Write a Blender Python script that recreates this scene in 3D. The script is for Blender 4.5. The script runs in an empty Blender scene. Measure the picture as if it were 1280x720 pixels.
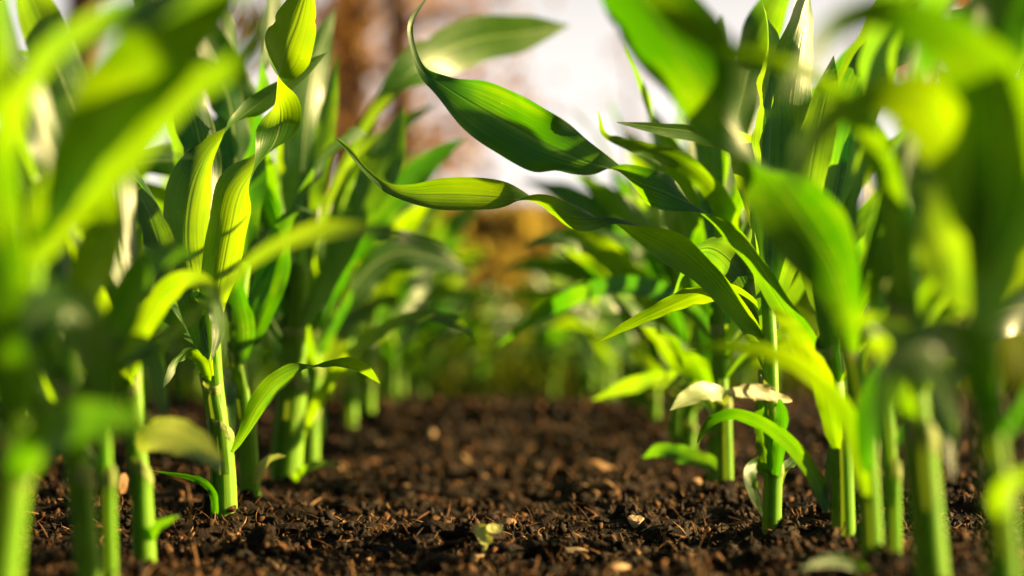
import bpy, math, random
import numpy as np
from mathutils import Vector, Matrix

R = random.Random(11)
NR = np.random.RandomState(5)
scene = bpy.context.scene
col = scene.collection
PI = math.pi

# ------------------------------------------------------------------ camera
CAM_H = 0.116
F_PX = 70.0 / 36.0 * 1280
PITCH = math.atan(95.0 / F_PX)
FOCUS = 1.40
cam_pos = Vector((0.0, 0.0, CAM_H))
fwd = Vector((0, math.cos(PITCH), math.sin(PITCH)))
upv = Vector((0, -math.sin(PITCH), math.cos(PITCH)))
rgt = Vector((1, 0, 0))


def P(px, py, d):
    """world point seen at (px, py) of the 1280x720 photograph, d metres along the lens axis"""
    return cam_pos + fwd * d + rgt * ((px - 640) * d / F_PX) + upv * ((360 - py) * d / F_PX)


cd = bpy.data.cameras.new('camera')
cam = bpy.data.objects.new('camera', cd)
col.objects.link(cam)
cam.location = cam_pos
cam.rotation_euler = (PI / 2 + PITCH, 0, 0)
cd.lens = 70
cd.sensor_width = 36
cd.clip_start = 0.05
cd.clip_end = 2000
cd.dof.use_dof = True
cd.dof.focus_distance = FOCUS
cd.dof.aperture_fstop = 3.6
scene.camera = cam

# ------------------------------------------------------------------ light
SUN_AZ = math.radians(80)      # clockwise from the view direction (+Y)
SUN_EL = math.radians(17.5)
world = bpy.data.worlds.new('World')
scene.world = world
world.use_nodes = True
wt = world.node_tree
sky = wt.nodes.new('ShaderNodeTexSky')
sky.sky_type = 'NISHITA'
sky.sun_disc = False
sky.sun_elevation = SUN_EL
sky.sun_rotation = SUN_AZ
sky.air_density = 1.0
sky.dust_density = 3.0
sky.ozone_density = 1.0
bg = wt.nodes['Background']
bg.inputs['Strength'].default_value = 0.10
# white glow added low in the view direction; all other sky dimmed to cut fill
wtc = wt.nodes.new('ShaderNodeTexCoord')
wsep = wt.nodes.new('ShaderNodeSeparateXYZ')
wt.links.new(wtc.outputs['Generated'], wsep.inputs[0])


def wramp(src, a, b, c, d):
    n = wt.nodes.new('ShaderNodeMapRange')
    n.interpolation_type = 'SMOOTHSTEP'
    wt.links.new(src, n.inputs[0])
    for i, v in enumerate((a, b, c, d)):
        n.inputs[i + 1].default_value = v
    return n.outputs[0]


wdot = wt.nodes.new('ShaderNodeVectorMath')
wdot.operation = 'DOT_PRODUCT'
wt.links.new(wtc.outputs['Generated'], wdot.inputs[0])
wdot.inputs[1].default_value = (math.sin(SUN_AZ * .17), math.cos(SUN_AZ * .17), 0)
wm = wt.nodes.new('ShaderNodeMath')
wm.operation = 'MULTIPLY'
wt.links.new(wramp(wsep.outputs[2], 0.10, 0.36, 1.0, 0.0), wm.inputs[0])
wt.links.new(wramp(wdot.outputs['Value'], 0.55, 0.9, 0.0, 1.0), wm.inputs[1])
wdim = wt.nodes.new('ShaderNodeMix')
wdim.data_type = 'RGBA'
wdim.blend_type = 'MULTIPLY'
wdim.inputs[0].default_value = 1.0
wt.links.new(sky.outputs[0], wdim.inputs[6])
wdim.inputs[7].default_value = (0.20, 0.20, 0.185, 1)
wmix = wt.nodes.new('ShaderNodeMix')
wmix.data_type = 'RGBA'
wt.links.new(wm.outputs[0], wmix.inputs[0])
wt.links.new(wdim.outputs[2], wmix.inputs[6])
wmix.inputs[7].default_value = (2.9, 2.7, 2.55, 1)
wt.links.new(wmix.outputs[2], bg.inputs['Color'])

sd = bpy.data.lights.new('sun', 'SUN')
sd.energy = 5.0
sd.angle = math.radians(0.55)
sd.color = (1.0, 0.74, 0.31)
sun = bpy.data.objects.new('sun', sd)
col.objects.link(sun)
sdir = Vector((math.sin(SUN_AZ) * math.cos(SUN_EL), math.cos(SUN_AZ) * math.cos(SUN_EL), math.sin(SUN_EL)))
sun.rotation_euler = (-sdir).to_track_quat('-Z', 'Y').to_euler()
sun.location = sdir * 20

scene.view_settings.view_transform = 'Standard'
scene.view_settings.look = 'None'
scene.view_settings.exposure = 2.0
scene.view_settings.gamma = 1
scene.view_settings.use_curve_mapping = False
scene.render.engine = 'CYCLES'
scene.cycles.use_denoising = True
scene.cycles.max_bounces = 8
scene.cycles.transmission_bounces = 6
scene.cycles.transparent_max_bounces = 8
scene.cycles.caustics_reflective = False
scene.cycles.caustics_refractive = False


# ------------------------------------------------------------------ materials
def new_mat(name):
    m = bpy.data.materials.new(name)
    m.use_nodes = True
    nt = m.node_tree
    for n in list(nt.nodes):
        nt.nodes.remove(n)
    out = nt.nodes.new('ShaderNodeOutputMaterial')
    return m, nt, out


class NT:
    """small helper round a node tree"""
    def __init__(s, nt):
        s.nt = nt

    def n(s, typ, **kw):
        nd = s.nt.nodes.new('ShaderNode' + typ)
        for k, v in kw.items():
            setattr(nd, k, v)
        return nd

    def link(s, a, b):
        s.nt.links.new(a, b)

    def math(s, op, a, b=None, c=None):
        nd = s.n('Math', operation=op)
        for i, v in enumerate((a, b, c)):
            if v is None:
                continue
            if isinstance(v, (int, float)):
                nd.inputs[i].default_value = v
            else:
                s.link(v, nd.inputs[i])
        return nd.outputs[0]

    def ramp(s, f, stops):
        nd = s.n('ValToRGB')
        cr = nd.color_ramp
        while len(cr.elements) > 1:
            cr.elements.remove(cr.elements[0])
        cr.elements[0].position = stops[0][0]
        cr.elements[0].color = (*stops[0][1], 1)
        for p, c in stops[1:]:
            e = cr.elements.new(p)
            e.color = (*c, 1)
        s.link(f, nd.inputs[0])
        return nd.outputs[0]

    def mix(s, f, a, b, blend='MIX'):
        nd = s.n('Mix', data_type='RGBA', blend_type=blend)
        for sock, v in ((nd.inputs[0], f), (nd.inputs[6], a), (nd.inputs[7], b)):
            if isinstance(v, (int, float)):
                sock.default_value = v
            elif isinstance(v, tuple):
                sock.default_value = (*v, 1)
            else:
                s.link(v, sock)
        return nd.outputs[2]

    def mapr(s, f, a, b, c=0.0, d=1.0):
        nd = s.n('MapRange', interpolation_type='SMOOTHSTEP')
        s.link(f, nd.inputs[0])
        nd.inputs[1].default_value = a
        nd.inputs[2].default_value = b
        nd.inputs[3].default_value = c
        nd.inputs[4].default_value = d
        return nd.outputs[0]

    def noise(s, vec, scale, detail=3, rough=0.55, dim='3D'):
        nd = s.n('TexNoise', noise_dimensions=dim)
        nd.inputs['Scale'].default_value = scale
        nd.inputs['Detail'].default_value = detail
        nd.inputs['Roughness'].default_value = rough
        if vec is not None:
            s.link(vec, nd.inputs['Vector'])
        return nd.outputs[0]


def leaf_material(name, refl_a, refl_b, trans_a, trans_b, rough=0.36, tfac=0.5):
    m, nt, out = new_mat(name)
    g = NT(nt)
    uv = g.n('UVMap')
    sep = g.n('SeparateXYZ')
    g.link(uv.outputs[0], sep.inputs[0])
    x, y = sep.outputs[0], sep.outputs[1]
    a = g.math('MULTIPLY', g.math('ABSOLUTE', g.math('SUBTRACT', x, 0.5)), 2.0)
    midrib = g.mapr(a, 0.02, 0.075, 1.0, 0.0)
    comb = g.n('CombineXYZ')
    g.link(g.math('MULTIPLY', x, 26.0), comb.inputs[0])
    g.link(g.math('MULTIPLY', y, 0.9), comb.inputs[1])
    info = g.n('ObjectInfo')
    g.link(g.math('MULTIPLY', info.outputs['Random'], 50.0), comb.inputs[2])
    vein = g.noise(comb.outputs[0], 1.0, 2, 0.6)
    # broad tone drifting over the blade
    tc = g.n('TexCoord')
    broad = g.noise(tc.outputs['Object'], 16.0, 3, 0.6)
    tone = g.math('ADD', g.math('MULTIPLY', g.math('SUBTRACT', broad, 0.5), 1.5),
                  g.math('ADD', g.math('MULTIPLY', info.outputs['Random'], 0.75),
                         g.math('ADD', 0.10, g.math('MULTIPLY', g.math('SUBTRACT', vein, 0.5), 1.15))))
    # pale flecks of leaf wear, longer along the blade
    comb2 = g.n('CombineXYZ')
    g.link(g.math('MULTIPLY', x, 13.0), comb2.inputs[0])
    g.link(g.math('MULTIPLY', y, 16.0), comb2.inputs[1])
    g.link(g.math('MULTIPLY', info.outputs['Random'], 31.0), comb2.inputs[2])
    vor = g.n('TexVoronoi')
    g.link(comb2.outputs[0], vor.inputs['Vector'])
    vor.inputs['Scale'].default_value = 1.0
    sepc = g.n('SeparateColor')
    g.link(vor.outputs['Color'], sepc.inputs[0])
    fleck = g.math('MULTIPLY', g.mapr(vor.outputs['Distance'], 0.10, 0.22, 1.0, 0.0),
                   g.math('GREATER_THAN', sepc.outputs[0], 0.76))
    fleck = g.math('MULTIPLY', fleck, g.mapr(broad, 0.42, 0.6))
    refl = g.ramp(tone, [(0.1, refl_a), (0.95, refl_b)])
    edge = g.mapr(a, 0.945, 0.985)
    refl = g.mix(g.math('MULTIPLY', midrib, 0.8), refl, (0.30, 0.42, 0.14))
    refl = g.mix(g.math('MULTIPLY', edge, 0.55), refl, (0.34, 0.34, 0.10))
    refl = g.mix(g.math('MULTIPLY', fleck, 0.7), refl, (0.42, 0.42, 0.08))
    tr = g.ramp(tone, [(0.1, trans_a), (0.95, trans_b)])
    tr = g.mix(g.math('MULTIPLY', midrib, 0.35), tr, (0.10, 0.22, 0.012))
    tr = g.mix(g.math('MULTIPLY', fleck, 0.6), tr, (0.7, 0.65, 0.05))
    bump = g.n('Bump')
    bump.inputs['Strength'].default_value = 0.5
    bump.inputs['Distance'].default_value = 0.0006
    hgt = g.math('ADD', vein, g.math('MULTIPLY', midrib, 0.8))
    g.link(hgt, bump.inputs['Height'])
    bs = g.n('BsdfPrincipled')
    g.link(refl, bs.inputs['Base Color'])
    g.link(g.math('ADD', rough - 0.06, g.math('MULTIPLY', broad, 0.16)), bs.inputs['Roughness'])
    bs.inputs['Specular IOR Level'].default_value = 1.0
    g.link(bump.outputs[0], bs.inputs['Normal'])
    tl = g.n('BsdfTranslucent')
    g.link(tr, tl.inputs['Color'])
    g.link(bump.outputs[0], tl.inputs['Normal'])
    ms = g.n('MixShader')
    ms.inputs[0].default_value = tfac
    g.link(bs.outputs[0], ms.inputs[1])
    g.link(tl.outputs[0], ms.inputs[2])
    g.link(ms.outputs[0], out.inputs[0])
    return m


def stem_material():
    m, nt, out = new_mat('maize_stem_skin')
    g = NT(nt)
    uv = g.n('UVMap')
    sep = g.n('SeparateXYZ')
    g.link(uv.outputs[0], sep.inputs[0])
    comb = g.n('CombineXYZ')
    g.link(g.math('MULTIPLY', sep.outputs[0], 60.0), comb.inputs[0])
    g.link(g.math('MULTIPLY', sep.outputs[1], 1.3), comb.inputs[1])
    info = g.n('ObjectInfo')
    g.link(g.math('MULTIPLY', info.outputs['Random'], 40.0), comb.inputs[2])
    st = g.noise(comb.outputs[0], 1.0, 2, 0.6)
    tc = g.n('TexCoord')
    br = g.noise(tc.outputs['Object'], 30.0, 3, 0.6)
    f = g.math('ADD', g.math('MULTIPLY', st, 0.55), g.math('MULTIPLY', br, 0.45))
    c = g.ramp(f, [(0.3, (0.10, 0.26, 0.010)), (0.55, (0.19, 0.38, 0.018)), (0.75, (0.30, 0.46, 0.04))])
    # soil splash and paler skin low down (v runs up from the soil)
    low = g.mapr(sep.outputs[1], 0.0, 0.22, 1.0, 0.0)
    c = g.mix(g.math('MULTIPLY', low, 0.55), c, (0.38, 0.47, 0.07))
    spl = g.math('MULTIPLY', g.math('GREATER_THAN', g.noise(tc.outputs['Object'], 260.0, 2), 0.60),
                 g.mapr(sep.outputs[1], 0.0, 0.2, 1.0, 0.0))
    c = g.mix(g.math('MULTIPLY', spl, 0.7), c, (0.07, 0.04, 0.02))
    # a purplish brown stain in streaks up the lowest part
    stain = g.math('MULTIPLY', g.mapr(st, 0.52, 0.7), g.mapr(sep.outputs[1], 0.05, 0.5, 1.0, 0.0))
    c = g.mix(g.math('MULTIPLY', stain, 0.5), c, (0.16, 0.07, 0.035))
    blem = g.mapr(g.noise(tc.outputs['Object'], 85.0, 4, 0.7), 0.60, 0.68)
    c = g.mix(g.math('MULTIPLY', blem, 0.35), c, (0.36, 0.34, 0.10))
    bs = g.n('BsdfPrincipled')
    g.link(c, bs.inputs['Base Color'])
    bs.inputs['Roughness'].default_value = 0.5
    bs.inputs['Specular IOR Level'].default_value = 0.18
    bs.inputs['Subsurface Weight'].default_value = 0.75
    bs.inputs['Subsurface Radius'].default_value = (0.6, 1.0, 0.15)
    bs.inputs['Subsurface Scale'].default_value = 0.012
    bump = g.n('Bump')
    bump.inputs['Strength'].default_value = 0.3
    bump.inputs['Distance'].default_value = 0.0006
    g.link(st, bump.inputs['Height'])
    g.link(bump.outputs[0], bs.inputs['Normal'])
    tl = g.n('BsdfTranslucent')
    tl.inputs['Color'].default_value = (0.42, 0.60, 0.03, 1)
    ms = g.n('MixShader')
    ms.inputs[0].default_value = 0.2
    g.link(bs.outputs[0], ms.inputs[1])
    g.link(tl.outputs[0], ms.inputs[2])
    g.link(ms.outputs[0], out.inputs[0])
    return m


def soil_material(name, dark, mid, light, scale):
    m, nt, out = new_mat(name)
    g = NT(nt)
    tc = g.n('TexCoord')
    n1 = g.noise(tc.outputs['Object'], scale, 8, 0.68)
    n2 = g.noise(tc.outputs['Object'], scale * 7.3, 4, 0.6)
    f = g.math('ADD', g.math('MULTIPLY', n1, 0.5), g.math('MULTIPLY', n2, 0.5))
    c = g.ramp(f, [(0.36, dark), (0.55, mid), (0.70, light)])
    bs = g.n('BsdfPrincipled')
    g.link(c, bs.inputs['Base Color'])
    bs.inputs['Roughness'].default_value = 0.78
    bs.inputs['Specular IOR Level'].default_value = 0.15
    bump = g.n('Bump')
    bump.inputs['Strength'].default_value = 0.8
    bump.inputs['Distance'].default_value = 0.004
    g.link(f, bump.inputs['Height'])
    g.link(bump.outputs[0], bs.inputs['Normal'])
    g.link(bs.outputs[0], out.inputs[0])
    return m


def island_material(name, stops, rough=0.8, scale=90.0, tl_col=None, tl_fac=0.0):
    """colour varies from piece to piece (random per mesh island) and within each piece"""
    m, nt, out = new_mat(name)
    g = NT(nt)
    geo = g.n('NewGeometry')
    tc = g.n('TexCoord')
    nz = g.noise(tc.outputs['Object'], scale, 4, 0.6)
    f = g.math('ADD', g.math('MULTIPLY', geo.outputs['Random Per Island'], 0.75),
               g.math('MULTIPLY', g.math('SUBTRACT', nz, 0.5), 0.6))
    f = g.math('ADD', f, 0.12)
    c = g.ramp(f, stops)
    bs = g.n('BsdfPrincipled')
    g.link(c, bs.inputs['Base Color'])
    bs.inputs['Roughness'].default_value = rough
    bs.inputs['Specular IOR Level'].default_value = 0.2
    bump = g.n('Bump')
    bump.inputs['Strength'].default_value = 0.6
    bump.inputs['Distance'].default_value = 0.002
    g.link(nz, bump.inputs['Height'])
    g.link(bump.outputs[0], bs.inputs['Normal'])
    if tl_fac:
        tl = g.n('BsdfTranslucent')
        tl.inputs['Color'].default_value = (*tl_col, 1)
        ms = g.n('MixShader')
        ms.inputs[0].default_value = tl_fac
        g.link(bs.outputs[0], ms.inputs[1])
        g.link(tl.outputs[0], ms.inputs[2])
        g.link(ms.outputs[0], out.inputs[0])
    else:
        g.link(bs.outputs[0], out.inputs[0])
    return m


M_leaf = leaf_material('maize_leaf', (0.012, 0.070, 0.003), (0.040, 0.14, 0.005),
                       (0.075, 0.31, 0.0008), (0.42, 0.68, 0.0015), rough=0.42)
M_dry_sunlit = leaf_material('pale_dry_and_sunlit_leaf', (0.22, 0.30, 0.10), (0.42, 0.44, 0.22),
                      (0.30, 0.42, 0.03), (0.45, 0.5, 0.08), rough=0.45, tfac=0.35)  # pale dry blades, and the painted sun sheen of the drooping leaf
M_cream = leaf_material('sunlit_cream_leaf', (0.45, 0.42, 0.22), (0.66, 0.60, 0.36),
                        (0.55, 0.52, 0.14), (0.7, 0.62, 0.22), rough=0.5, tfac=0.5)  # cream of sunlight on the torn leaf, put into its colour
M_sprout = island_material('sprout_skin', [(0.1, (0.60, 0.62, 0.20)), (0.9, (0.75, 0.74, 0.30))], 0.5, 300.0, (0.6, 0.62, 0.06), 0.35)
M_stem = stem_material()
M_collar = island_material('leaf_collar', [(0.1, (0.22, 0.34, 0.06)), (0.9, (0.38, 0.44, 0.14))], 0.5, 250.0, (0.5, 0.6, 0.06), 0.3)
M_soil = soil_material('dark_soil', (0.005, 0.0025, 0.0013), (0.016, 0.0075, 0.0035), (0.065, 0.027, 0.010), 60.0)
M_crumb = island_material('soil_crumb', [(0.1, (0.005, 0.0026, 0.0015)), (0.6, (0.016, 0.008, 0.004)),
                                         (0.88, (0.12, 0.050, 0.016)), (0.98, (0.36, 0.19, 0.08))], 0.8, 200.0)
M_fibre = island_material('dead_plant_fibre', [(0.1, (0.05, 0.022, 0.010)), (0.5, (0.20, 0.085, 0.03)),
                                               (0.9, (0.42, 0.24, 0.11))], 0.7, 120.0)
M_chip = island_material('wood_chip', [(0.1, (0.13, 0.065, 0.03)), (0.5, (0.25, 0.13, 0.06)),
                                       (0.9, (0.42, 0.26, 0.14))], 0.7, 200.0)
M_palechip = island_material('pale_wood_chip', [(0.1, (0.42, 0.27, 0.15)), (0.5, (0.58, 0.40, 0.24)), (0.9, (0.70, 0.52, 0.33))], 0.7, 220.0)
M_stone = island_material('stone', [(0.1, (0.16, 0.14, 0.13)), (0.9, (0.34, 0.30, 0.27))], 0.6, 150.0)
M_field = soil_material('dry_field', (0.10, 0.085, 0.02), (0.20, 0.15, 0.045), (0.30, 0.22, 0.08), 0.6)
M_grass = island_material('grass_blade', [(0.1, (0.03, 0.065, 0.008)), (0.6, (0.07, 0.12, 0.015)),
                                          (0.95, (0.20, 0.17, 0.05))], 0.6, 6.0, (0.25, 0.32, 0.01), 0.35)
M_bark = island_material('bark', [(0.1, (0.07, 0.04, 0.028)), (0.5, (0.14, 0.08, 0.052)),
                                  (0.9, (0.23, 0.14, 0.095))], 0.85, 8.0)
M_rust = island_material('rusty_leaves', [(0.1, (0.16, 0.09, 0.035)), (0.5, (0.30, 0.17, 0.06)),
                                          (0.9, (0.42, 0.28, 0.10))], 0.7, 2.0, (0.45, 0.22, 0.05), 0.35)
M_bush = island_material('bush_leaves', [(0.1, (0.17, 0.14, 0.03)), (0.5, (0.34, 0.25, 0.06)),
                                         (0.9, (0.46, 0.34, 0.11))], 0.7, 2.0, (0.6, 0.45, 0.07), 0.4)
M_bushg = island_material('green_bush_leaves', [(0.1, (0.04, 0.07, 0.012)), (0.5, (0.08, 0.12, 0.02)),
                                                (0.9, (0.16, 0.18, 0.04))], 0.7, 2.0, (0.30, 0.40, 0.03), 0.4)


# ------------------------------------------------------------------ object helpers
def tag(o, label=None, cat=None, group=None, kind=None):
    if label:
        o['label'] = label
    if cat:
        o['category'] = cat
    if group:
        o['group'] = group
    if kind:
        o['kind'] = kind
    return o


def empty(name, loc):
    o = bpy.data.objects.new(name, None)
    o.empty_display_size = 0.05
    o.location = loc
    col.objects.link(o)
    return o


def mesh_obj(name, verts, faces, mat, parent=None, uvs=None, smooth=True, loc=None):
    me = bpy.data.meshes.new(name)
    me.from_pydata([tuple(v) for v in verts], [], faces)
    if uvs is not None:
        ul = me.uv_layers.new(name='UVMap')
        li = np.empty(len(me.loops), dtype=np.int32)
        me.loops.foreach_get('vertex_index', li)
        ul.data.foreach_set('uv', np.asarray(uvs, dtype=np.float32)[li].ravel())
    if smooth:
        me.polygons.foreach_set('use_smooth', [True] * len(me.polygons))
    me.materials.append(mat)
    me.update()
    o = bpy.data.objects.new(name, me)
    col.objects.link(o)
    if parent is not None:
        o.parent = parent
    if loc is not None:
        o.location = loc
    return o


def np_mesh_obj(name, V, F, mat, smooth=True):
    """V (n,3) float, F (m,k) int, all faces k-gons"""
    me = bpy.data.meshes.new(name)
    V = np.ascontiguousarray(V, dtype=np.float32)
    F = np.ascontiguousarray(F, dtype=np.int32)
    k = F.shape[1]
    me.vertices.add(len(V))
    me.vertices.foreach_set('co', V.ravel())
    me.loops.add(F.size)
    me.loops.foreach_set('vertex_index', F.ravel())
    me.polygons.add(len(F))
    me.polygons.foreach_set('loop_start', np.arange(0, F.size, k, dtype=np.int32))
    me.polygons.foreach_set('use_smooth', np.full(len(F), smooth))
    me.update(calc_edges=True)
    me.validate()
    me.materials.append(mat)
    o = bpy.data.objects.new(name, me)
    col.objects.link(o)
    return o


def copy_tree(o, parent=None):
    c = o.copy()
    col.objects.link(c)
    if parent is not None:
        c.parent = parent
    for ch in list(o.children):
        copy_tree(ch, c)
    return c


def catmull(ctrl, n):
    """ctrl: (k, m) array; n samples by chord length of the first three columns"""
    C = np.asarray(ctrl, dtype=float)
    k = len(C)
    seg = np.linalg.norm(np.diff(C[:, :3], axis=0), axis=1) ** 0.75
    u = np.concatenate([[0], np.cumsum(seg)])
    u /= u[-1]
    # finite-difference tangents, cubic Hermite
    Tn = np.empty_like(C)
    Tn[1:-1] = ((C[1:-1] - C[:-2]) / (u[1:-1] - u[:-2])[:, None] * (u[2:] - u[1:-1])[:, None]
                + (C[2:] - C[1:-1]) / (u[2:] - u[1:-1])[:, None] * (u[1:-1] - u[:-2])[:, None]) / (u[2:] - u[:-2])[:, None]
    Tn[0] = (C[1] - C[0]) / (u[1] - u[0])
    Tn[-1] = (C[-1] - C[-2]) / (u[-1] - u[-2])
    t = np.linspace(0, 1, n)
    i = np.clip(np.searchsorted(u, t, side='right') - 1, 0, k - 2)
    h = (u[i + 1] - u[i])
    s = ((t - u[i]) / h)[:, None]
    h = h[:, None]
    return ((2 * s**3 - 3 * s**2 + 1) * C[i] + (s**3 - 2 * s**2 + s) * h * Tn[i]
            + (-2 * s**3 + 3 * s**2) * C[i + 1] + (s**3 - s**2) * h * Tn[i + 1])


def blade(points, hw, side, nrm, fold=0.22, ruffle=0.10, seed=0, m=10, curl=0.0):
    """leaf blade along points with half widths hw, across 'side', bulging along 'nrm'. Returns verts, faces, uvs"""
    rr = random.Random(seed)
    n = len(points)
    us = np.linspace(-1, 1, m + 1)
    f1, f2 = rr.uniform(2.2, 4.2), rr.uniform(2.2, 4.2)
    p1, p2 = rr.uniform(0, 6.28), rr.uniform(0, 6.28)
    e1, e2 = rr.uniform(0, 6.28), rr.uniform(0, 6.28)
    L = np.concatenate([[0], np.cumsum(np.linalg.norm(np.diff(points, axis=0), axis=1))])
    bites = [(rr.choice((-1, 1)), rr.uniform(.2, .92), rr.uniform(.008, .02), rr.uniform(.06, .22)) for _ in range(rr.choice((1, 2, 3, 4)))]
    V, UV = [], []
    for i in range(n):
        t = i / (n - 1)
        w = max(hw[i], 0.0002)
        env = math.sin(PI * min(1, max(0, t))) ** 0.6
        fo = fold * (1.4 - t)
        for u in us:
            ru = ruffle * env * u * u * (math.sin(6.283 * f1 * t + p1) if u > 0 else math.sin(6.283 * f2 * t + p2))
            ru += ruffle * .45 * env * abs(u) ** 3 * math.sin(6.283 * (2.3 * f1) * t + (p2 if u > 0 else p1) * 2)
            ru += 0.035 * env * math.sin(6.283 * 1.7 * t + e1 + 3 * u)
            # V fold near the rib easing to flat, with an optional gutter curl
            lift = fo * (abs(u) ** 1.25) + curl * u * u
            nick = 1.0
            for sg, tb, wd, dp in bites:
                if u * sg > 0 and abs(t - tb) < wd * 2.5:
                    nick = min(nick, 1 - dp * abs(u) ** 2 * math.exp(-((t - tb) / wd) ** 2))
            ww = w * u * nick * (1 - 0.25 * fo * abs(u)) * (1 + 0.03 * math.sin(40 * t + e2) * env)
            V.append(points[i] + side[i] * ww + nrm[i] * (w * (lift + ru)))
            UV.append((0.5 + 0.5 * u, L[i] / 0.1))
    F = []
    for i in range(n - 1):
        for j in range(m):
            a = i * (m + 1) + j
            F.append((a, a + 1, a + m + 2, a + m + 1))
    return V, F, UV


def unit(a):
    return a / np.maximum(np.linalg.norm(a, axis=-1, keepdims=True), 1e-9)


def frames(points, roll, view=None, side0=None):
    T = unit(np.gradient(points, axis=0))
    n = len(points)
    if view is not None:
        V = unit(np.array(view) - points)
        S = np.cross(T, V)
        S = unit(S)
    else:
        S = np.empty_like(T)
        s = np.array(side0, dtype=float)
        for i in range(n):
            s = s - T[i] * np.dot(s, T[i])
            s = s / max(np.linalg.norm(s), 1e-9)
            S[i] = s
    N = np.cross(S, T)
    c, d = np.cos(roll)[:, None], np.sin(roll)[:, None]
    return S * c + N * d, N * c - S * d


def ring_tube(pts, ra, rb, ang, seg=18, cap=True, v0=0.0, ridge=0.0, wrap=0.0):
    """elliptic tube up the points; ra, rb the two radii, ang the direction of ra. Returns verts, faces, uvs"""
    V, F, UV = [], [], []
    n = len(pts)
    T = unit(np.gradient(np.asarray(pts), axis=0))
    a0 = np.array([math.cos(ang), math.sin(ang), 0])
    L = np.concatenate([[0], np.cumsum(np.linalg.norm(np.diff(np.asarray(pts), axis=0), axis=1))])
    for i in range(n):
        a = a0 - T[i] * np.dot(a0, T[i])
        a = a / np.linalg.norm(a)
        b = np.cross(T[i], a)
        for j in range(seg + 1):
            q = 2 * PI * j / seg
            k_ = 1 + ridge * (math.cos(13 * q + 2.1 * i / n) + .6 * math.cos(7 * q + 1.3)) + wrap * (j / seg - .5)
            V.append(pts[i] + a * (ra[i] * k_ * math.cos(q)) + b * (rb[i] * k_ * math.sin(q)))
            UV.append((j / seg, (v0 + L[i]) / 0.1))
    for i in range(n - 1):
        for j in range(seg):
            p = i * (seg + 1) + j
            F.append((p, p + 1, p + seg + 2, p + seg + 1))
    if cap:
        V.append(np.asarray(pts[-1]) + T[-1] * ra[-1] * 0.3)
        UV.append((0.5, (v0 + L[-1]) / 0.1))
        k = len(V) - 1
        for j in range(seg):
            p = (n - 1) * (seg + 1) + j
            F.append((p, p + 1, k))
    return V, F, UV


# ------------------------------------------------------------------ maize
def make_stem(root, base, path, r0, r1, ang, sheaths, seed):
    """path: world points of the stem (first under the soil). Children: stem and one sheath per (t0, t1) span"""
    rr = random.Random(seed)
    base = np.array(base)
    S = catmull([tuple(p) for p in path], 26)
    ln = len(S)
    rad = np.array([r0 + (r1 - r0) * (i / (ln - 1)) for i in range(ln)])
    V, F, U = ring_tube(S - base, rad * 1.0, rad * 0.86, ang, seg=40, ridge=.013)
    mesh_obj('stem', V, F, M_stem, root, U)
    arc = np.concatenate([[0], np.cumsum(np.linalg.norm(np.diff(S, axis=0), axis=1))])
    for k, (t0, t1) in enumerate(sheaths):
        ts = np.linspace(t0, t1, 12)
        idx = ts * (ln - 1)
        pts = np.stack([np.interp(idx, np.arange(ln), S[:, c]) for c in range(3)], 1)
        rd = np.interp(idx, np.arange(ln), rad)
        grow = 1.10 + 0.06 * (len(sheaths) - k)
        flare = np.array([1 + 0.10 * max(0, (q - 0.8) / 0.2) ** 2 for q in np.linspace(0, 1, 12)])
        lean = np.array([math.cos(ang + k * PI), math.sin(ang + k * PI), 0])
        sg_ = -PI / 2 + rr.uniform(-.9, .9) - ang
        off = (np.linspace(0, 1, 12) ** 2)[:, None] * lean * (0.0014 + 0.0006 * k)
        V, F, U = ring_tube(pts - base + off, rd * grow * flare, rd * grow * 0.88 * flare, ang + sg_, seg=40, cap=False, ridge=.014, wrap=.16,
                            v0=float(np.interp(idx[0], np.arange(ln), arc)))
        # the sheath overlaps itself along one open edge; an oblique mouth: the sheath is longer on the side its leaf leaves from
        seg = 40
        for i in range(len(V)):
            ri, ji = divmod(i, seg + 1)
            q = 2 * PI * ji / seg
            e = (ri / 11.0) ** 3
            V[i] = np.array(V[i]) + np.array([0, 0, 0.007 * e * math.cos(q + k * PI)])
        sh = mesh_obj('leaf_sheath', V, F, M_stem, root, U)
        ring = np.array(V).reshape(12, seg + 1, 3)
        cen = ring.mean(axis=1)
        CV, CF, CU = [], [], []
        for q_, (row_, gr) in enumerate(((10, 1.03), (11, 1.09), (11, 1.02))):
            for j in range(seg + 1):
                up_ = .0022 if q_ == 2 else 0
                CV.append(cen[row_] + (ring[row_, j] - cen[row_]) * gr + np.array([0, 0, up_]))
                CU.append((j / seg, q_ * .02))
        for q_ in range(2):
            for j in range(seg):
                p_ = q_ * (seg + 1) + j
                CF.append((p_, p_ + 1, p_ + seg + 2, p_ + seg + 1))
        mesh_obj('collar', CV, CF, M_collar, sh, CU)
    return S


def hero_leaf(root, base, pts, mat=None, seed=0, fold=0.22, ruffle=0.10, n=64, name='leaf', curl=0.0):
    """pts: list of (px, py, d, half width px, roll degrees) from collar to tip"""
    C = []
    for (px, py, d, hw, ro) in pts:
        p = P(px, py, d)
        C.append((p.x, p.y, p.z, hw * d / F_PX, math.radians(ro)))
    S = catmull(C, n)
    S[:, 3] = np.maximum(S[:, 3], 0.0003) * np.interp(np.linspace(0, 1, n), [0, .07], [.5, 1])
    pts3 = S[:, :3]
    side, nrm = frames(pts3, S[:, 4], view=tuple(cam_pos))
    V, F, U = blade(pts3 - np.array(base), S[:, 3], side, nrm, fold, ruffle, seed, curl=curl)
    return mesh_obj(name, V, F, mat or M_leaf, root, U)


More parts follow.
